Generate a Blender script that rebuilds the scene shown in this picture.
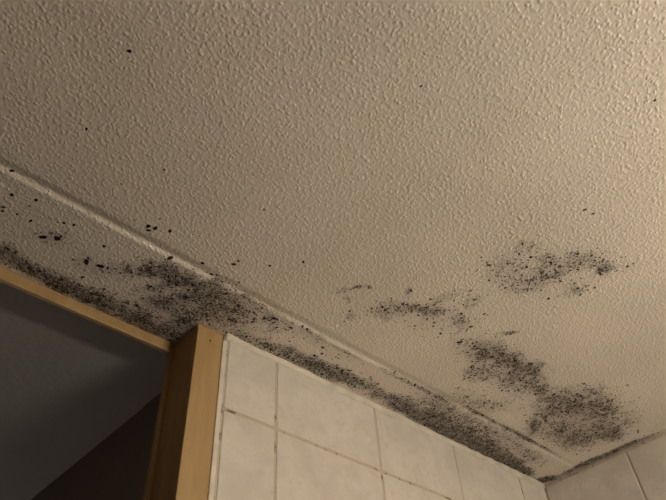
import bpy, bmesh, math
import numpy as np
from mathutils import Matrix, Vector

for o in list(bpy.data.objects):
    bpy.data.objects.remove(o, do_unlink=True)
scene = bpy.context.scene
C = scene.collection

# ------------------------------------------------------------------ camera
cam_d = bpy.data.cameras.new('camera')
cam = bpy.data.objects.new('camera', cam_d)
C.objects.link(cam)
cam_d.sensor_width = 36.0
cam_d.lens = 36.0 * 615.0 / 666.0
cam_d.clip_start = 0.01
RIGHT = (0.735705, -0.675168, -0.053722)
UP = (-0.458229, -0.554584, 0.694596)
BACK = (-0.498762, -0.486401, -0.717392)
CAMZ = 1.70
m = Matrix((RIGHT, UP, BACK)).transposed().to_4x4()
m.translation = (0, 0, CAMZ)
cam.matrix_world = m
scene.camera = cam

# ------------------------------------------------------------------ world, exposure
w = bpy.data.worlds.new('world')
scene.world = w
w.use_nodes = True
w.node_tree.nodes['Background'].inputs[0].default_value = (0.02, 0.018, 0.015, 1)
w.node_tree.nodes['Background'].inputs[1].default_value = 1.0
scene.view_settings.view_transform = 'Standard'
scene.view_settings.look = 'None'
scene.view_settings.gamma = 1.0
scene.view_settings.use_curve_mapping = False
scene.view_settings.exposure = 1.42
LAMP_POS = (0.80, -0.90, 1.97)      # middle of the tube
LAMP_LEN = 0.48
HALL_FILL_STRENGTH = 6.0
LAMP_COLOR = (1.0, 0.89, 0.73)
LAMP_STRENGTH = 39.0

# ------------------------------------------------------------------ measures (metres)
H = 2.40            # ceiling
YB = 0.753          # face of the back wall tiles
XR = 1.492          # face of the right wall tiles
XL, YF = -0.40, -1.02
HXL = -1.9         # left side of the hall
SEAM = 0.648
JX0, JX1 = 0.425, 0.478     # door post
YP = 0.757                  # door post front
YS = 0.833                  # stop / header front
YD = 0.842                  # back of the wall, start of the hall
rng = np.random.default_rng(7)


def link(name, me, mat=None, parent=None):
    o = bpy.data.objects.new(name, me)
    C.objects.link(o)
    if mat is not None and me is not None and not me.materials:
        me.materials.append(mat)
    if parent is not None:
        o.parent = parent
    return o


def tag(o, label=None, cat=None, group=None, kind=None):
    if label: o['label'] = label
    if cat: o['category'] = cat
    if group: o['group'] = group
    if kind: o['kind'] = kind
    return o


def box_mesh(name, lo, hi, bevel=0.0, seg=2):
    bm = bmesh.new()
    bmesh.ops.create_cube(bm, size=1.0)
    for v in bm.verts:
        for k in range(3):
            v.co[k] = (lo[k] + hi[k]) / 2 + v.co[k] * (hi[k] - lo[k])
    if bevel:
        bmesh.ops.bevel(bm, geom=bm.edges[:], offset=bevel, segments=seg, affect='EDGES', profile=0.5)
    me = bpy.data.meshes.new(name)
    bm.to_mesh(me); bm.free()
    return me


def box(name, lo, hi, mat, parent=None, bevel=0.0, seg=2):
    return link(name, box_mesh(name, lo, hi, bevel, seg), mat, parent)


def noise2(x, y, scale, seed):
    """smooth value noise in numpy, 0..1"""
    xs, ys = x * scale + 1000.3, y * scale + 1000.7
    i, j = np.floor(xs).astype(np.int64), np.floor(ys).astype(np.int64)
    fx, fy = xs - i, ys - j
    fx, fy = fx * fx * (3 - 2 * fx), fy * fy * (3 - 2 * fy)
    def h(a, b):
        v = (a * 374761393 + b * 668265263 + seed * 974711) & 0x7fffffff
        v = ((v ^ (v >> 13)) * 1274126177) & 0x7fffffff
        return ((v ^ (v >> 16)) & 0xffff) / 65535.0
    return (h(i, j) * (1 - fx) + h(i + 1, j) * fx) * (1 - fy) + (h(i, j + 1) * (1 - fx) + h(i + 1, j + 1) * fx) * fy


# ------------------------------------------------------------------ materials
class NT:
    def __init__(self, name):
        self.mat = bpy.data.materials.new(name)
        self.mat.use_nodes = True
        self.t = self.mat.node_tree
        self.bsdf = self.t.nodes['Principled BSDF']
    def n(self, kind, **kw):
        nd = self.t.nodes.new(kind)
        for k, v in kw.items():
            setattr(nd, k, v)
        return nd
    def l(self, a, b):
        self.t.links.new(a, b)
    def obj(self):
        return self.n('ShaderNodeTexCoord').outputs['Object']
    def noise(self, vec, scale, detail=2.0, rough=0.5, dist=0.0):
        nd = self.n('ShaderNodeTexNoise')
        nd.inputs['Scale'].default_value = scale
        nd.inputs['Detail'].default_value = detail
        nd.inputs['Roughness'].default_value = rough
        nd.inputs['Distortion'].default_value = dist
        self.l(vec, nd.inputs['Vector'])
        return nd.outputs['Fac']
    def rng(self, v, a, b, c=0.0, d=1.0, smooth=True):
        nd = self.n('ShaderNodeMapRange')
        if smooth: nd.interpolation_type = 'SMOOTHSTEP'
        self.l(v, nd.inputs['Value'])
        for k, x in zip(('From Min', 'From Max', 'To Min', 'To Max'), (a, b, c, d)):
            nd.inputs[k].default_value = x
        return nd.outputs['Result']
    def math(self, op, a, b):
        nd = self.n('ShaderNodeMath', operation=op)
        for k, x in enumerate((a, b)):
            if isinstance(x, (int, float)): nd.inputs[k].default_value = x
            else: self.l(x, nd.inputs[k])
        return nd.outputs[0]
    def mix(self, fac, a, b):
        nd = self.n('ShaderNodeMix', data_type='RGBA')
        for key, x in ((0, fac), (6, a), (7, b)):
            if isinstance(x, (int, float)): nd.inputs[key].default_value = x
            elif isinstance(x, tuple): nd.inputs[key].default_value = (*x, 1)
            else: self.l(x, nd.inputs[key])
        return nd.outputs[2]
    def bump(self, h, dist, strength=1.0):
        nd = self.n('ShaderNodeBump')
        nd.inputs['Distance'].default_value = dist
        nd.inputs['Strength'].default_value = strength
        self.l(h, nd.inputs['Height'])
        self.l(nd.outputs['Normal'], self.bsdf.inputs['Normal'])
    def out(self, col, rough=0.6, spec=0.5):
        b = self.bsdf
        if isinstance(col, tuple): b.inputs['Base Color'].default_value = (*col, 1)
        else: self.l(col, b.inputs['Base Color'])
        if isinstance(rough, float): b.inputs['Roughness'].default_value = rough
        else: self.l(rough, b.inputs['Roughness'])
        b.inputs['Specular IOR Level'].default_value = spec
        return self.mat


def mat_paint(name, col, var=0.06, scale=6.0, rough=0.6, bump_scale=0.0, bump_d=0.0):
    t = NT(name); v = t.obj()
    c = t.mix(t.rng(t.noise(v, scale, 4), 0.3, 0.7), tuple(x * (1 - var) for x in col), tuple(min(1, x * (1 + var)) for x in col))
    if bump_scale:
        t.bump(t.noise(v, bump_scale, 3), bump_d)
    return t.out(c, rough)


def mat_ceiling():
    t = NT('stippled_ceiling_paint'); v = t.obj()
    base = t.mix(t.rng(t.noise(v, 5.0, 3), 0.3, 0.7), (0.77, 0.70, 0.615), (0.83, 0.76, 0.665))
    at = t.n('ShaderNodeAttribute', attribute_name='mold').outputs['Fac']
    # brown grey mold film, broken up by the grain of the plaster
    fine = t.noise(v, 300.0, 3, 0.65)
    mid = t.noise(v, 75.0, 4, 0.6)
    g = t.math('ADD', t.math('MULTIPLY', t.math('SUBTRACT', fine, 0.5), 2.6), t.math('MULTIPLY', t.math('SUBTRACT', mid, 0.5), 1.5))
    s = t.math('ADD', t.math('MULTIPLY', at, 0.85), t.math('SUBTRACT', g, 0.44))
    film = t.rng(s, 0.0, 0.55, 0.0, 0.85)
    film = t.math('MULTIPLY', film, t.rng(at, 0.03, 0.3))
    haze = t.math('MULTIPLY', t.rng(at, 0.05, 1.0, smooth=False), 0.55)
    col = t.mix(haze, base, (0.17, 0.138, 0.120))
    col = t.mix(film, col, (0.055, 0.043, 0.036))
    # stipple: rounded blobs of paint
    wv = t.n('ShaderNodeVectorMath', operation='ADD')
    nz = t.n('ShaderNodeTexNoise'); nz.inputs['Scale'].default_value = 90.0
    t.l(v, nz.inputs['Vector'])
    sc = t.n('ShaderNodeVectorMath', operation='SCALE'); sc.inputs['Scale'].default_value = 0.006
    t.l(nz.outputs['Color'], sc.inputs[0]); t.l(v, wv.inputs[0]); t.l(sc.outputs[0], wv.inputs[1])
    vo = t.n('ShaderNodeTexVoronoi'); vo.inputs['Scale'].default_value = 185.0
    t.l(wv.outputs[0], vo.inputs['Vector'])
    dome = t.rng(vo.outputs['Distance'], 0.0, 0.75, 1.0, 0.0)
    mask = t.rng(t.noise(v, 110.0, 1.0), 0.32, 0.66, 0.25, 1.0)
    soft = t.noise(v, 190.0, 2.0, 0.5)
    h = t.math('ADD', t.math('MULTIPLY', dome, mask), t.math('MULTIPLY', soft, 0.8))
    t.bump(h, 0.00095)
    return t.out(col, 0.5, 0.4)


def mat_tile():
    t = NT('marbled_beige_tile')
    v = t.obj()
    oi = t.n('ShaderNodeObjectInfo').outputs['Random']
    off = t.n('ShaderNodeCombineXYZ')
    t.l(t.math('MULTIPLY', oi, 37.0), off.inputs[0]); t.l(t.math('MULTIPLY', oi, 11.0), off.inputs[1])
    ad = t.n('ShaderNodeVectorMath', operation='ADD')
    t.l(v, ad.inputs[0]); t.l(off.outputs[0], ad.inputs[1])
    vv = ad.outputs[0]
    cloud = t.rng(t.noise(vv, 14.0, 5, 0.62, 0.8), 0.34, 0.66)
    vein = t.rng(t.noise(vv, 42.0, 4, 0.6, 1.5), 0.5, 0.72)
    c = t.mix(cloud, (0.60, 0.55, 0.49), (0.68, 0.625, 0.55))
    c = t.mix(t.math('MULTIPLY', vein, 0.55), c, (0.55, 0.49, 0.43))
    t.bump(t.noise(vv, 90.0, 3), 0.0004)
    return t.out(c, 0.42, 0.35)


def mat_grout():
    t = NT('stained_grout'); v = t.obj()
    d = t.rng(t.noise(v, 38.0, 4, 0.7), 0.34, 0.47)
    c = t.mix(d, (0.22, 0.145, 0.09), (0.56, 0.47, 0.37))
    t.bump(t.noise(v, 400.0, 2), 0.0005)
    return t.out(c, 0.9, 0.1)


def mat_wood():
    t = NT('ochre_painted_wood'); v = t.obj()
    mp = t.n('ShaderNodeMapping'); mp.inputs['Scale'].default_value = (1, 1, 0.12)
    t.l(v, mp.inputs['Vector'])
    g = t.rng(t.noise(mp.outputs[0], 60.0, 4, 0.6), 0.3, 0.7)
    c = t.mix(g, (0.385, 0.245, 0.105), (0.445, 0.29, 0.128))
    t.bump(t.noise(mp.outputs[0], 300.0, 2), 0.0003)
    return t.out(c, 0.45, 0.4)


def mat_mold():
    t = NT('black_mold')
    sh = t.n('ShaderNodeAttribute', attribute_name='shade').outputs['Fac']
    c = t.mix(sh, (0.016, 0.013, 0.012), (0.17, 0.135, 0.11))
    return t.out(c, 0.95, 0.1)


M_CEIL = mat_ceiling()
M_TILE = mat_tile()
M_GROUT = mat_grout()
M_WOOD = mat_wood()
M_MOLD = mat_mold()
M_CAULK = mat_paint('cream_caulk', (0.68, 0.62, 0.52), 0.12, 30, 0.6, 120, 0.0008)
M_WALL = mat_paint('taupe_wall_paint', (0.14, 0.13, 0.12), 0.05, 5, 0.7, 90, 0.0006)
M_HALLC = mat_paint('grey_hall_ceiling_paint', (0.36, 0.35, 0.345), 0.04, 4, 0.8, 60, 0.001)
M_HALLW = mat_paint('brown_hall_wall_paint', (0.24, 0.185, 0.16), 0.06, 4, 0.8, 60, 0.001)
M_DARKW = mat_paint('dark_bounce_cut_wall', (0.085, 0.07, 0.06), 0.05, 5, 0.6, 90, 0.0006)  # dark tone chosen to soak up bounce from the unseen left side
M_FLOOR = mat_paint('grey_floor_vinyl', (0.24, 0.22, 0.20), 0.1, 9, 0.5)
M_METAL = NT('brushed_nickel'); M_METAL.bsdf.inputs['Metallic'].default_value = 1.0
M_METAL = M_METAL.out((0.6, 0.58, 0.55), 0.35)

# mm on the ceiling: centre x, y, half length, half width, angle, density
BLOBS = {
 'upper': [(737,322,40.5,31.0,169,0.23),(724,273,15.9,9.4,130,0.32),(799,319,36.4,21.5,119,0.32),(784,274,29.0,19.7,-137,0.36),(817,262,35.5,15.7,100,0.41),(827,215,38.9,18.5,161,0.32),(872,215,17.0,13.6,177,0.85),(884,273,14.4,13.0,-179,0.45),(900,182,25.2,15.2,138,0.14),(818,277,86.5,54.9,143,0.11),(763,270,10.3,6.9,74,0.54)],
 'middle': [(693,492,47.4,18.6,148,0.55),(669,536,18.6,16.1,167,0.4),(691,491,14.5,10.6,152,0.6),(713,445,41.6,10.8,118,0.3),(764,407,21.0,13.7,105,0.3),(787,455,29.0,14.5,-153,0.35),(731,472,19.7,10.1,162,0.45),(741,492,95.2,40.8,152,0.08),(564,533,7.6,6.7,-148,0.6),(577,516,8.6,6.2,146,0.9),(592,504,6.9,5.0,147,0.8),(583,554,7.9,6.9,-147,0.4),(616,576,11.1,8.8,-142,0.35),(651,469,10.3,5.1,-140,0.8)],
 'central': [(894,485,35.9,28.0,-177,0.65),(936,481,40.7,17.4,163,0.7),(886,425,18.2,6.3,116,0.8),(968,468,62.0,14.3,-180,0.6),(940,546,27.6,21.7,-179,0.4),(978,512,67.4,35.8,169,0.4),(1033,482,71.0,25.1,-162,0.65),(1094,494,54.5,16.6,-159,0.5),(1031,440,35.0,9.0,159,0.12),(843,506,38.4,18.8,-145,0.2),(1042,521,52.6,26.8,-160,0.3),(1017,447,9.1,6.1,66,0.6),(1071,594,63.9,27.5,165,0.22),(1011,615,56.8,23.7,180,0.22)],
 'lower': [(1196,473,76.9,48.4,143,0.48),(1298,498,77.3,67.4,-178,0.66),(1351,570,57.8,35.3,159,0.72),(1399,499,37.0,21.4,-165,1.02),(1207,557,52.8,29.7,70,0.6),(1225,597,31.0,16.2,-141,0.6),(1187,505,56.1,38.9,-174,0.42),(1375,440,68.0,30.0,-158,0.14),(1271,573,41.7,28.8,-173,0.42),(1259,449,52.9,21.0,-159,0.42)],
 'tile_edge': [(531,742,51.7,18.2,-178,0.7),(607,733,55.9,15.7,-177,1.17),(662,725,52.4,18.3,-174,1.33),(738,721,50.2,16.3,-175,1.17),(818,717,58.7,16.8,-176,0.78),(915,722,64.7,20.0,-174,1.41),(1013,723,71.2,26.2,-171,1.7),(1119,724,87.6,30.1,-172,1.9),(1242,731,95.2,28.6,-173,2.0),(1348,734,58.5,19.3,-171,1.79),(1404,739,26.7,9.6,-168,1.41),(975,668,67.7,25.0,-173,0.44),(1069,662,97.2,26.3,-176,0.44),(1199,662,106.9,27.4,-176,0.38),(1325,680,62.7,24.1,-168,0.38)],
 'post_side': [(481,684,71.2,32.3,-170,0.33),(520,670,32.0,21.2,-151,0.39),(577,661,63.9,14.6,-178,0.22),(659,671,92.1,20.3,-178,0.11)],
 'smear': [(287,689,40.7,18.2,138,0.61),(315,681,34.3,18.8,156,0.85),(350,676,22.7,14.2,168,0.91),(321,715,51.6,9.0,123,0.67),(381,688,42.9,18.3,116,0.67),(341,753,29.9,15.3,138,0.67),(360,731,56.7,49.1,56,0.18),(412,689,42.3,35.4,168,0.49),(448,711,46.1,25.2,178,0.55),(401,749,52.2,31.6,170,0.49),(254,724,23.9,17.9,126,0.24)],
 'header': [(112,806,25.1,18.6,177,1.08),(155,812,29.7,16.5,-176,1.08),(198,816,31.2,19.2,-173,1.26),(242,817,32.7,19.6,-173,1.18),(283,810,36.9,22.6,-176,0.9),(333,814,38.8,23.2,-175,1.0),(383,816,37.8,25.9,-168,1.08),(409,777,28.1,20.6,64,0.9)],
 'strip': [(148,728,22.6,17.2,147,0.37),(213,744,27.3,22.8,-173,0.34),(98,704,39.3,16.4,170,0.1)],
 'corner': [(1470,735,28,15,120,2.2),(1483,665,32,9,90,0.88),(1481,610,38,12,90,1.54),(1484,560,30,9,90,0.99),(1482,512,42,11,90,1.32),(1486,455,28,6,90,0.55)],
 'seam': [(458,652,28.2,4.6,180,0.48),(571,654,41.7,3.7,180,0.24),(686,658,46.2,3.9,180,0.3),(832,652,52.1,5.5,180,0.42),(922,651,83.8,4.2,180,0.54),(1113,639,64.2,4.5,179,0.6),(1245,638,50.2,6.2,-179,0.96),(1340,638,45.8,4.8,-179,0.6)],
}
# single spots: x, y, radius in mm
SPOTS = {
 'strip': [(64,684,3.7),(93,672,3.6),(142,687,3.0),(155,682,3.0),(131,733,5.4),(148,722,5.7),(151,714,2.8),(138,717,2.3),(205,741,5.4),(226,736,6.4),(209,693,3.8),(104,714,3.0),(66,721,3.0),(84,714,2.3),(47,646,2.9),(217,776,3.6),(203,731,2.9),(237,732,3.1)],
 'open': [(78,387,3.3),(91,518,2.5),(202,510,2.0),(377,189,2.0),(630,-2,2.3),(728,164,3.1),(745,160,2.5),(170,569,1.7),(352,479,2.1),(239,615,4.0),(249,611,4.3),(244,621,4.0),(269,603,4.0),(245,591,1.8),(217,617,1.8),(385,599,4.5),(386,589,3.2),(432,566,2.6),(468,525,3.3),(345,629,3.4),(372,643,3.8),(380,639,3.4),(300,652,4.5)],
}

def mold_field(x, y, keys=None):
    """density of mold at points of the ceiling (metres)"""
    d = np.zeros_like(x)
    x0, y0 = x, y
    xw = x0 + 0.016 * (noise2(x0, y0, 35, 21) - 0.5) + 0.009 * (noise2(x0, y0, 110, 22) - 0.5)
    yw = y0 + 0.016 * (noise2(x0, y0, 35, 23) - 0.5) + 0.009 * (noise2(x0, y0, 110, 24) - 0.5)
    clump = 0.35 + 0.75 * noise2(x0, y0, 48, 25) + 0.55 * noise2(x0, y0, 130, 26)
    for k, bl in BLOBS.items():
        if keys and k not in keys: continue
        x, y = (x0, y0) if k in ('seam', 'corner') else (xw, yw)
        for cx, cy, l, wd, a, den in bl:
            a = math.radians(a)
            dx, dy = x * 1000 - cx, y * 1000 - cy
            u = (dx * math.cos(a) + dy * math.sin(a)) / l
            q = (-dx * math.sin(a) + dy * math.cos(a)) / wd
            d = d + den * np.exp(-np.power(np.minimum(u * u + q * q, 40.0), 1.25))
    return 1 - np.exp(-1.7 * d * clump)


def ceil_z(x, y):
    """ceiling height: flat, with the rounded groove of the board joint"""
    def ss(a, b, t):
        t = np.clip((t - a) / (b - a), 0, 1); return t * t * (3 - 2 * t)
    up = 0.0031 * ss(SEAM - 0.020, SEAM - 0.003, y)
    down = -0.0033 * ss(SEAM - 0.003, SEAM + 0.006, y)
    back = 0.0002 * ss(SEAM + 0.008, SEAM + 0.02, y)
    return H + (up + down + back) * np.clip(1.05 - 0.45 * x, 0.4, 1.1)


def grid_mesh(name, xs, ys):
    X, Y = np.meshgrid(xs, ys)
    nx, ny = len(xs), len(ys)
    Z = ceil_z(X, Y) + 0.0012 * (noise2(X, Y, 7.0, 3) - 0.5) * (np.abs(Y - SEAM) > 0)
    co = np.stack([X, Y, Z], -1).reshape(-1, 3)
    i, j = np.meshgrid(np.arange(nx - 1), np.arange(ny - 1))
    a = (j * nx + i).ravel()
    f = np.stack([a, a + nx, a + nx + 1, a + 1], -1)       # normals face down
    me = bpy.data.meshes.new(name)
    me.vertices.add(len(co)); me.vertices.foreach_set('co', co.ravel())
    me.loops.add(f.size); me.loops.foreach_set('vertex_index', f.ravel().astype(np.int32))
    me.polygons.add(len(f)); me.polygons.foreach_set('loop_start', np.arange(0, f.size, 4, dtype=np.int32))
    me.polygons.foreach_set('use_smooth', np.ones(len(f), dtype=bool))
    me.update(calc_edges=True)
    at = me.attributes.new('mold', 'FLOAT', 'POINT')
    at.data.foreach_set('value', mold_field(X, Y).ravel().astype(np.float32))
    return me


# ------------------------------------------------------------------ the setting
xs = np.unique(np.round(np.concatenate([np.linspace(XL, -0.15, 5), np.arange(-0.15, XR, 0.003), [XR + 0.012]]), 5))
ys = np.unique(np.round(np.concatenate([np.linspace(YF, -0.15, 5), np.arange(-0.15, 0.62, 0.0035), np.arange(0.62, 0.68, 0.0012), np.arange(0.68, YD, 0.003), [YD]]), 5))
ceiling = tag(link('ceiling', grid_mesh('ceiling', xs, ys), M_CEIL),
              'cream stippled bathroom ceiling with a seam and dark mold stains', 'ceiling', kind='structure')

wall_back = tag(box('wall_back', (JX1, YB + 0.0016, 0), (XR + 0.12, YD, H - 0.001), M_GROUT),
                'beige tiled back wall to the right of the door post', 'wall', kind='structure')
wall_right = tag(box('wall_right', (XR + 0.0016, YF, 0), (XR + 0.12, YB + 0.0016, H - 0.001), M_GROUT),
                 'beige tiled right wall meeting the back wall in the corner', 'wall', kind='structure')
tag(box('wall_left', (XL - 0.1, YF - 0.1, 0), (XL, YD, H + 0.05), M_DARKW), 'unseen left wall of the bathroom, set close and dark to cut bounce light', 'wall', kind='structure')  # unseen; placed close and dark to keep bounced light off the door post
tag(box('wall_front', (XL, YF - 0.1, 0), (XR + 0.12, YF, H + 0.05), M_WALL), 'plain dark taupe wall behind the camera', 'wall', kind='structure')
tag(box('wall_hall_front', (HXL, YD - 0.05, 0), (XL - 0.1, YD, H), M_HALLW), 'hall wall left of the doorway', 'wall', kind='structure')
tag(box('floor', (HXL - 0.1, YF - 0.1, -0.1), (XR + 0.12, 2.8, 0), M_FLOOR), 'grey vinyl floor of bathroom and hall', 'floor', kind='structure')

# tiles: each its own object, shared mesh per size
GAP = 0.0026
tile_cache = {}
def tile(parent, axis, a0, a1, z0, z1):
    wd, ht = round(a1 - a0, 4), round(z1 - z0, 4)
    key = (axis, wd, ht)
    if key not in tile_cache:
        if axis == 'x':
            lo, hi = (-wd / 2 + GAP, 0.0, -ht / 2 + GAP), (wd / 2 - GAP, 0.0055, ht / 2 - GAP)
        else:
            lo, hi = (0.0, -wd / 2 + GAP, -ht / 2 + GAP), (0.0055, wd / 2 - GAP, ht / 2 - GAP)
        me = box_mesh('tile', lo, hi, 0.0011, 1)
        me.materials.append(M_TILE)
        tile_cache[key] = me
    o = link('tile', tile_cache[key], None, parent)
    j = rng.uniform(-0.0003, 0.0003)
    if axis == 'x': o.location = ((a0 + a1) / 2, YB + j, (z0 + z1) / 2)
    else: o.location = (XR + j, (a0 + a1) / 2, (z0 + z1) / 2)
    return o

rows = [H - 0.006, 2.251, 2.051, 1.851, 1.651, 1.451]
cols_b = [0.4865, 0.5975, 0.8590, 1.1170, 1.3750, XR - 0.001]
cols_r = [YB - 0.001, 0.518, 0.260, 0.002, -0.256, -0.514]
for z1, z0 in zip(rows, rows[1:]):
    for a0, a1 in zip(cols_b, cols_b[1:]):
        tile(wall_back, 'x', a0, a1, z0, z1)
    for a1, a0 in zip(cols_r, cols_r[1:]):
        tile(wall_right, 'y', a0, a1, z0, z1)


def strip_along(name, pts, prof, mat, n=120, wob=0.0006, seed=1):
    """sweep a small open profile (list of (outward, down)) along a line, a little uneven like hand-run caulk"""
    p0, p1, outv, dnv = [np.array(p, float) for p in pts]
    vs, fs = [], []
    k = len(prof)
    for i in range(n + 1):
        t = i / n
        c = p0 + (p1 - p0) * t
        for q, (a, b) in enumerate(prof):
            s = 1 + (noise2(np.array([t * 40.0]), np.array([q * 0.37]), 1.0, seed)[0] - 0.5) * wob / 0.0012
            vs.append(tuple(c + outv * a * s + dnv * b * s))
        if i:
            for q in range(k):
                a0, b0 = (i - 1) * k + q, (i - 1) * k + (q + 1) % k
                fs.append((a0, b0, b0 + k, a0 + k))
    fs.append(tuple(range(k - 1, -1, -1))); fs.append(tuple(range(n * k, n * k + k)))
    me = bpy.data.meshes.new(name)
    me.from_pydata(vs, [], fs)
    bm = bmesh.new(); bm.from_mesh(me); bmesh.ops.recalc_face_normals(bm, faces=bm.faces[:]); bm.to_mesh(me); bm.free()
    for p in me.polygons: p.use_smooth = True
    return link(name, me, mat)

cove = [(-0.004, -0.0005), (0.0048, -0.0005), (0.0043, 0.003), (0.0028, 0.007), (0.001, 0.0105), (-0.004, 0.0115)]
tag(strip_along('trim_1', [(JX1 + 0.002, YB, H - 0.0005), (XR, YB, H - 0.0005), (0, -1, 0), (0, 0, -1)], cove, M_CAULK, 160, 0.0007, 5),
    'cream caulk bead along the top of the back wall tiles', 'caulk', kind='structure')
tag(box('trim_2', (JX1 - 0.0016, YB + 0.0012, 0.0), (JX1 + 0.0072, YB + 0.006, H - 0.014), M_CAULK, None, 0.001),
    'narrow cream edge strip between door post and tiles', 'trim', kind='structure')

# door frame: floor-to-ceiling post, stop bead, header
door = tag(link('door_1', None), 'ochre painted wooden door frame reaching up to the ceiling', 'door frame', kind='structure')
door.location = (0.02, YP, 0)
door.empty_display_size = 0.1
def dpart(name, lo, hi, bevel=0.0015):
    o = box(name, lo, hi, M_WOOD, None, bevel)
    o.parent = door
    o.matrix_parent_inverse = Matrix.Translation((-0.02, -YP, 0))
    return o
dpart('post', (JX0, YP, 0), (JX1, YD, H - 0.0008))

nail = box('nail_hole', (0.4505, YP - 0.0004, 2.3725), (0.4535, YP + 0.001, 2.3755), M_MOLD, None, 0.0004)
nail.parent = door
nail.matrix_parent_inverse = Matrix.Translation((-0.02, -YP, 0))
dpart('post', (-0.39, YP, 0), (-0.335, YD, H - 0.0008))
dpart('header', (-0.335, YS, 2.3785), (JX0, YD, H - 0.0008))
dpart('stop_bead', (0.4175, YS, 0), (JX0, YD, 2.3785), 0.001)
dpart('stop_bead', (-0.335, YS, 0), (-0.3275, YD, 2.3785), 0.001)

# the dark hall seen through the opening
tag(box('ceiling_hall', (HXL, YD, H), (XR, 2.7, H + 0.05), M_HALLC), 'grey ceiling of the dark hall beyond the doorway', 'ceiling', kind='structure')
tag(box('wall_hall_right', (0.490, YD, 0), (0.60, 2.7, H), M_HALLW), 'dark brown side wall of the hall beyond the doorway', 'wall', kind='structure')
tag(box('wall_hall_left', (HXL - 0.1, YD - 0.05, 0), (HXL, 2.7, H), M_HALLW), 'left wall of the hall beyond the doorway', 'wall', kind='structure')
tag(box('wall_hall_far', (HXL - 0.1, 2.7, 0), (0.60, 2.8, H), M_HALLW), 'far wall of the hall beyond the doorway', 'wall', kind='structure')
tag(box('trim_3', (0.4878, YD + 0.001, 0), (0.490, 1.047, H - 0.001), M_HALLW, None, 0.0005), 'flat casing board on the hall wall behind the door post', 'trim', kind='structure')

# ------------------------------------------------------------------ mold: clusters of tiny raised specks
def speck_mesh(name, specks):
    S = np.array(specks)                                # x, y, r, elong, angle, shade
    n = len(S)
    k = 7
    an = np.linspace(0, 2 * np.pi, k, endpoint=False)
    rad = S[:, 2:3] * rng.uniform(0.65, 1.2, (n, k))
    lx, ly = rad * np.cos(an) * S[:, 3:4], rad * np.sin(an) / S[:, 3:4]
    ca, sa = np.cos(S[:, 4:5]), np.sin(S[:, 4:5])
    X = S[:, 0:1] + lx * ca - ly * sa
    Y = S[:, 1:2] + lx * sa + ly * ca
    Y = np.minimum(Y, YS - 0.0005)
    Y = np.where(X > JX0, np.minimum(Y, YB - 0.0005), Y)
    X = np.minimum(X, XR - 0.0005)
    def surf(x, y): return ceil_z(x, y) + 0.0012 * (noise2(x, y, 7.0, 3) - 0.5)
    Z = surf(X, Y) - 0.0001
    cx = X.mean(1, keepdims=True); cyy = Y.mean(1, keepdims=True)
    cz = surf(cx, cyy) - 0.0003 - 0.18 * np.minimum(S[:, 2:3], 0.003)
    co = np.stack([np.hstack([X, cx]), np.hstack([Y, cyy]), np.hstack([Z, cz])], -1).reshape(-1, 3)
    base = (np.arange(n) * (k + 1))[:, None]
    q = np.arange(k)[None, :]
    f = np.stack([base + q, base + k + 0 * q, base + (q + 1) % k], -1).reshape(-1, 3)
    me = bpy.data.meshes.new(name)
    me.vertices.add(len(co)); me.vertices.foreach_set('co', co.ravel())
    me.loops.add(f.size); me.loops.foreach_set('vertex_index', f.ravel().astype(np.int32))
    me.polygons.add(len(f)); me.polygons.foreach_set('loop_start', np.arange(0, f.size, 3, dtype=np.int32))
    me.polygons.foreach_set('use_smooth', np.ones(len(f), dtype=bool))
    me.update(calc_edges=True)
    at = me.attributes.new('shade', 'FLOAT', 'POINT')
    at.data.foreach_set('value', np.repeat(S[:, 5], k + 1).astype(np.float32))
    return me


def grow(key, per_m2=150000, rmed=0.00098, keys=None, area=None):
    keys = keys or (key,)
    bl = [b for k in keys for b in BLOBS[k]]
    x0 = min(b[0] - 1.4 * b[2] for b in bl) / 1000; x1 = max(b[0] + 1.4 * b[2] for b in bl) / 1000
    y0 = min(b[1] - 1.4 * b[2] for b in bl) / 1000; y1 = max(b[1] + 1.4 * b[2] for b in bl) / 1000
    n = int((x1 - x0) * (y1 - y0) * per_m2)
    x, y = rng.uniform(x0, x1, n), rng.uniform(y0, y1, n)
    d = mold_field(x, y, keys)
    cl = 0.55 * noise2(x, y, 90, 11) + 0.45 * noise2(x, y, 220, 12)
    cl = np.clip((cl - 0.28) / 0.40, 0, 1)
    p = d * (0.15 + 1.1 * cl)
    keep = (rng.uniform(0, 1, n) < p) & (d > 0.02)
    keep &= (x < XR - 0.002) & (y < YS - 0.002) & ~((x > JX0 - 0.002) & (y > YB - 0.002))
    if area:
        keep &= (x > area[0]) & (x < area[1]) & (y > area[2]) & (y < area[3])
    out = []
    for a, b, dd in zip(x[keep], y[keep], d[keep]):
        r = float(np.clip(rmed * math.exp(rng.normal(0, 0.48)), 0.0005, 0.0034))
        sh = float(np.clip(rng.beta(1.6, 2.2) + 0.15 - 0.3 * dd, 0, 1))
        out.append((a, b, r, rng.uniform(1.0, 1.45), rng.uniform(0, 6.28), sh))
    return out


def spots(key):
    return [(x / 1000, y / 1000, 0.95 * r / 1000, rng.uniform(1.05, 1.4), rng.uniform(0, 6.28), rng.uniform(0, 0.12)) for x, y, r in SPOTS[key]]


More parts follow.
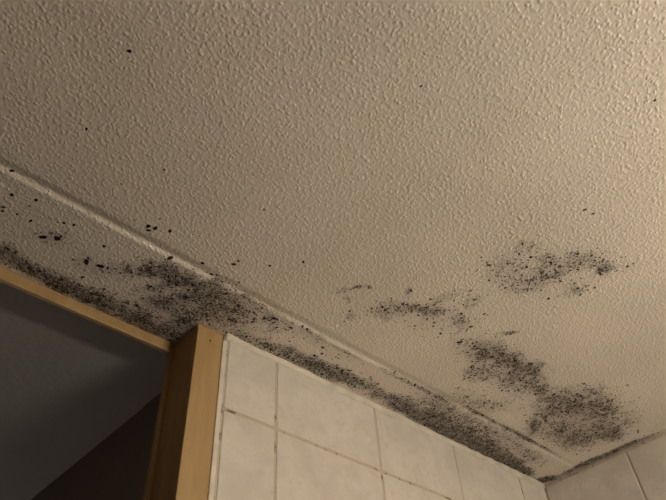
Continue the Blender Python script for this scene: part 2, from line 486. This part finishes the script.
NEAR_TILES = ('tile_edge', 'post_side')
PATCHES = [
    ('lower', 'broad dark mold patch on the ceiling nearest the tiled corner', {}),
    ('central', 'ragged mold patch between the corner patch and the ceiling middle', {}),
    ('upper', 'faint freckled mold patch high on the open ceiling at right', {}),
    ('middle', 'small wispy cluster of mold freckles in the ceiling middle', {}),
    ('tile_edge', 'dark band of mold along the top edge of the back wall tiles', {'keys': NEAR_TILES, 'area': (0.3, 2, 0.701, 1)}),
    ('post_side', 'loose black mold freckles above the tile beside the door post', {'rmed': 0.0015, 'per_m2': 70000, 'keys': NEAR_TILES, 'area': (0.3, 0.749, 0.662, 0.699)}),
    ('tile_haze', 'thin grey mold speckle between the ceiling seam and the dark tile band', {'keys': NEAR_TILES, 'area': (0.751, 2, 0.662, 0.699)}),
    ('smear', 'wiped mold smear on the ceiling strip left of the door post', {}),
    ('header', 'dirty mold band along the ochre door header', {}),
    ('strip', 'scattered black mold dots on the ceiling strip above the door header', {'per_m2': 60000}),
    ('corner', 'thin black mold line along the top of the right wall', {}),
    ('seam', 'fine mold line growing along the ceiling seam', {'area': (0, 2, 0.6, 0.660)}),
    ('open', 'isolated tiny black spots scattered over the clean ceiling', {}),
]
for key, label, kw in PATCHES:
    sp = grow(key, **kw) if key in BLOBS or kw else []
    if key in SPOTS: sp += spots(key)
    tag(link('mold_patch', speck_mesh('mold_patch', sp), M_MOLD), label, 'mold', kind='stuff')

# ------------------------------------------------------------------ the room's lamp, on the wall behind the camera
def lathe(name, prof, n, mat, loc, axis='z', parent=None):
    vs, fs = [], []
    for r, z in prof:
        for i in range(n):
            a = 2 * math.pi * i / n
            p = (r * math.cos(a), r * math.sin(a), z)
            vs.append(p if axis == 'z' else (p[0], p[2], p[1]))
    for j in range(len(prof) - 1):
        for i in range(n):
            fs.append((j * n + i, j * n + (i + 1) % n, (j + 1) * n + (i + 1) % n, (j + 1) * n + i))
    fs.append(tuple(range(n))); fs.append(tuple((len(prof) - 1) * n + i for i in range(n)))
    me = bpy.data.meshes.new(name)
    me.from_pydata(vs, [], fs)
    bm = bmesh.new(); bm.from_mesh(me); bmesh.ops.recalc_face_normals(bm, faces=bm.faces[:]); bm.to_mesh(me); bm.free()
    for p in me.polygons: p.use_smooth = True
    o = link(name, me, mat, parent)
    o.location = loc
    return o

lamp = tag(link('wall_lamp', None), 'long tube wall lamp on the wall behind the camera', 'lamp')
lamp.location = (LAMP_POS[0], YF, LAMP_POS[2])
g = NT('warm_glowing_glass')
g.bsdf.inputs['Emission Color'].default_value = (*LAMP_COLOR, 1)
g.bsdf.inputs['Emission Strength'].default_value = LAMP_STRENGTH
M_GLOBE = g.out((0.9, 0.85, 0.75), 0.4)
dy = LAMP_POS[1] - YF
L2 = LAMP_LEN / 2
box('back_plate', (-L2, 0, -0.03), (L2, 0.025, 0.03), M_METAL, lamp, 0.004)
tube = lathe('diffuser_tube', [(0.036, -L2 + 0.03), (0.040, -L2 + 0.034), (0.040, L2 - 0.034), (0.036, L2 - 0.03)], 32, M_GLOBE, (0, dy, 0), 'z', lamp)
tube.rotation_euler = (0, math.pi / 2, 0)
for sx in (-1, 1):
    cap = lathe('end_cap', [(0.042, -0.015), (0.044, 0.0), (0.044, 0.012), (0.036, 0.016)], 32, M_METAL, (sx * (L2 - 0.016), dy, 0), 'z', lamp)
    cap.rotation_euler = (0, math.pi / 2 * sx, 0)
    box('bracket', (sx * (L2 - 0.02) - 0.006, 0.02, -0.012), (sx * (L2 - 0.02) + 0.006, dy - 0.03, 0.012), M_METAL, lamp, 0.002)

hall_fill = tag(link('hall_fill_lamp', None), 'added out-of-view globe light that brightens the hall beyond the doorway', 'lamp')  # invented fill light, added out of view to lift the hall ceiling
hall_fill.location = (0.28, 2.45, 0)
g = NT('hall_fill_glow')
g.bsdf.inputs['Emission Color'].default_value = (1.0, 0.92, 0.82, 1)
g.bsdf.inputs['Emission Strength'].default_value = HALL_FILL_STRENGTH
lathe('globe', [(max(0.012, 0.09 * math.sin(t)), -0.09 * math.cos(t)) for t in np.linspace(0.2, math.pi - 0.02, 20)], 32, g.out((0.9, 0.87, 0.8), 0.4), (0, 0, 1.1), 'z', hall_fill)
lathe('pole', [(0.012, 0.02), (0.012, 1.0), (0.022, 1.012), (0.022, 1.022)], 20, M_METAL, (0, 0, 0), 'z', hall_fill)
lathe('base', [(0.13, 0.0), (0.13, 0.012), (0.02, 0.026)], 32, M_METAL, (0, 0, 0), 'z', hall_fill)
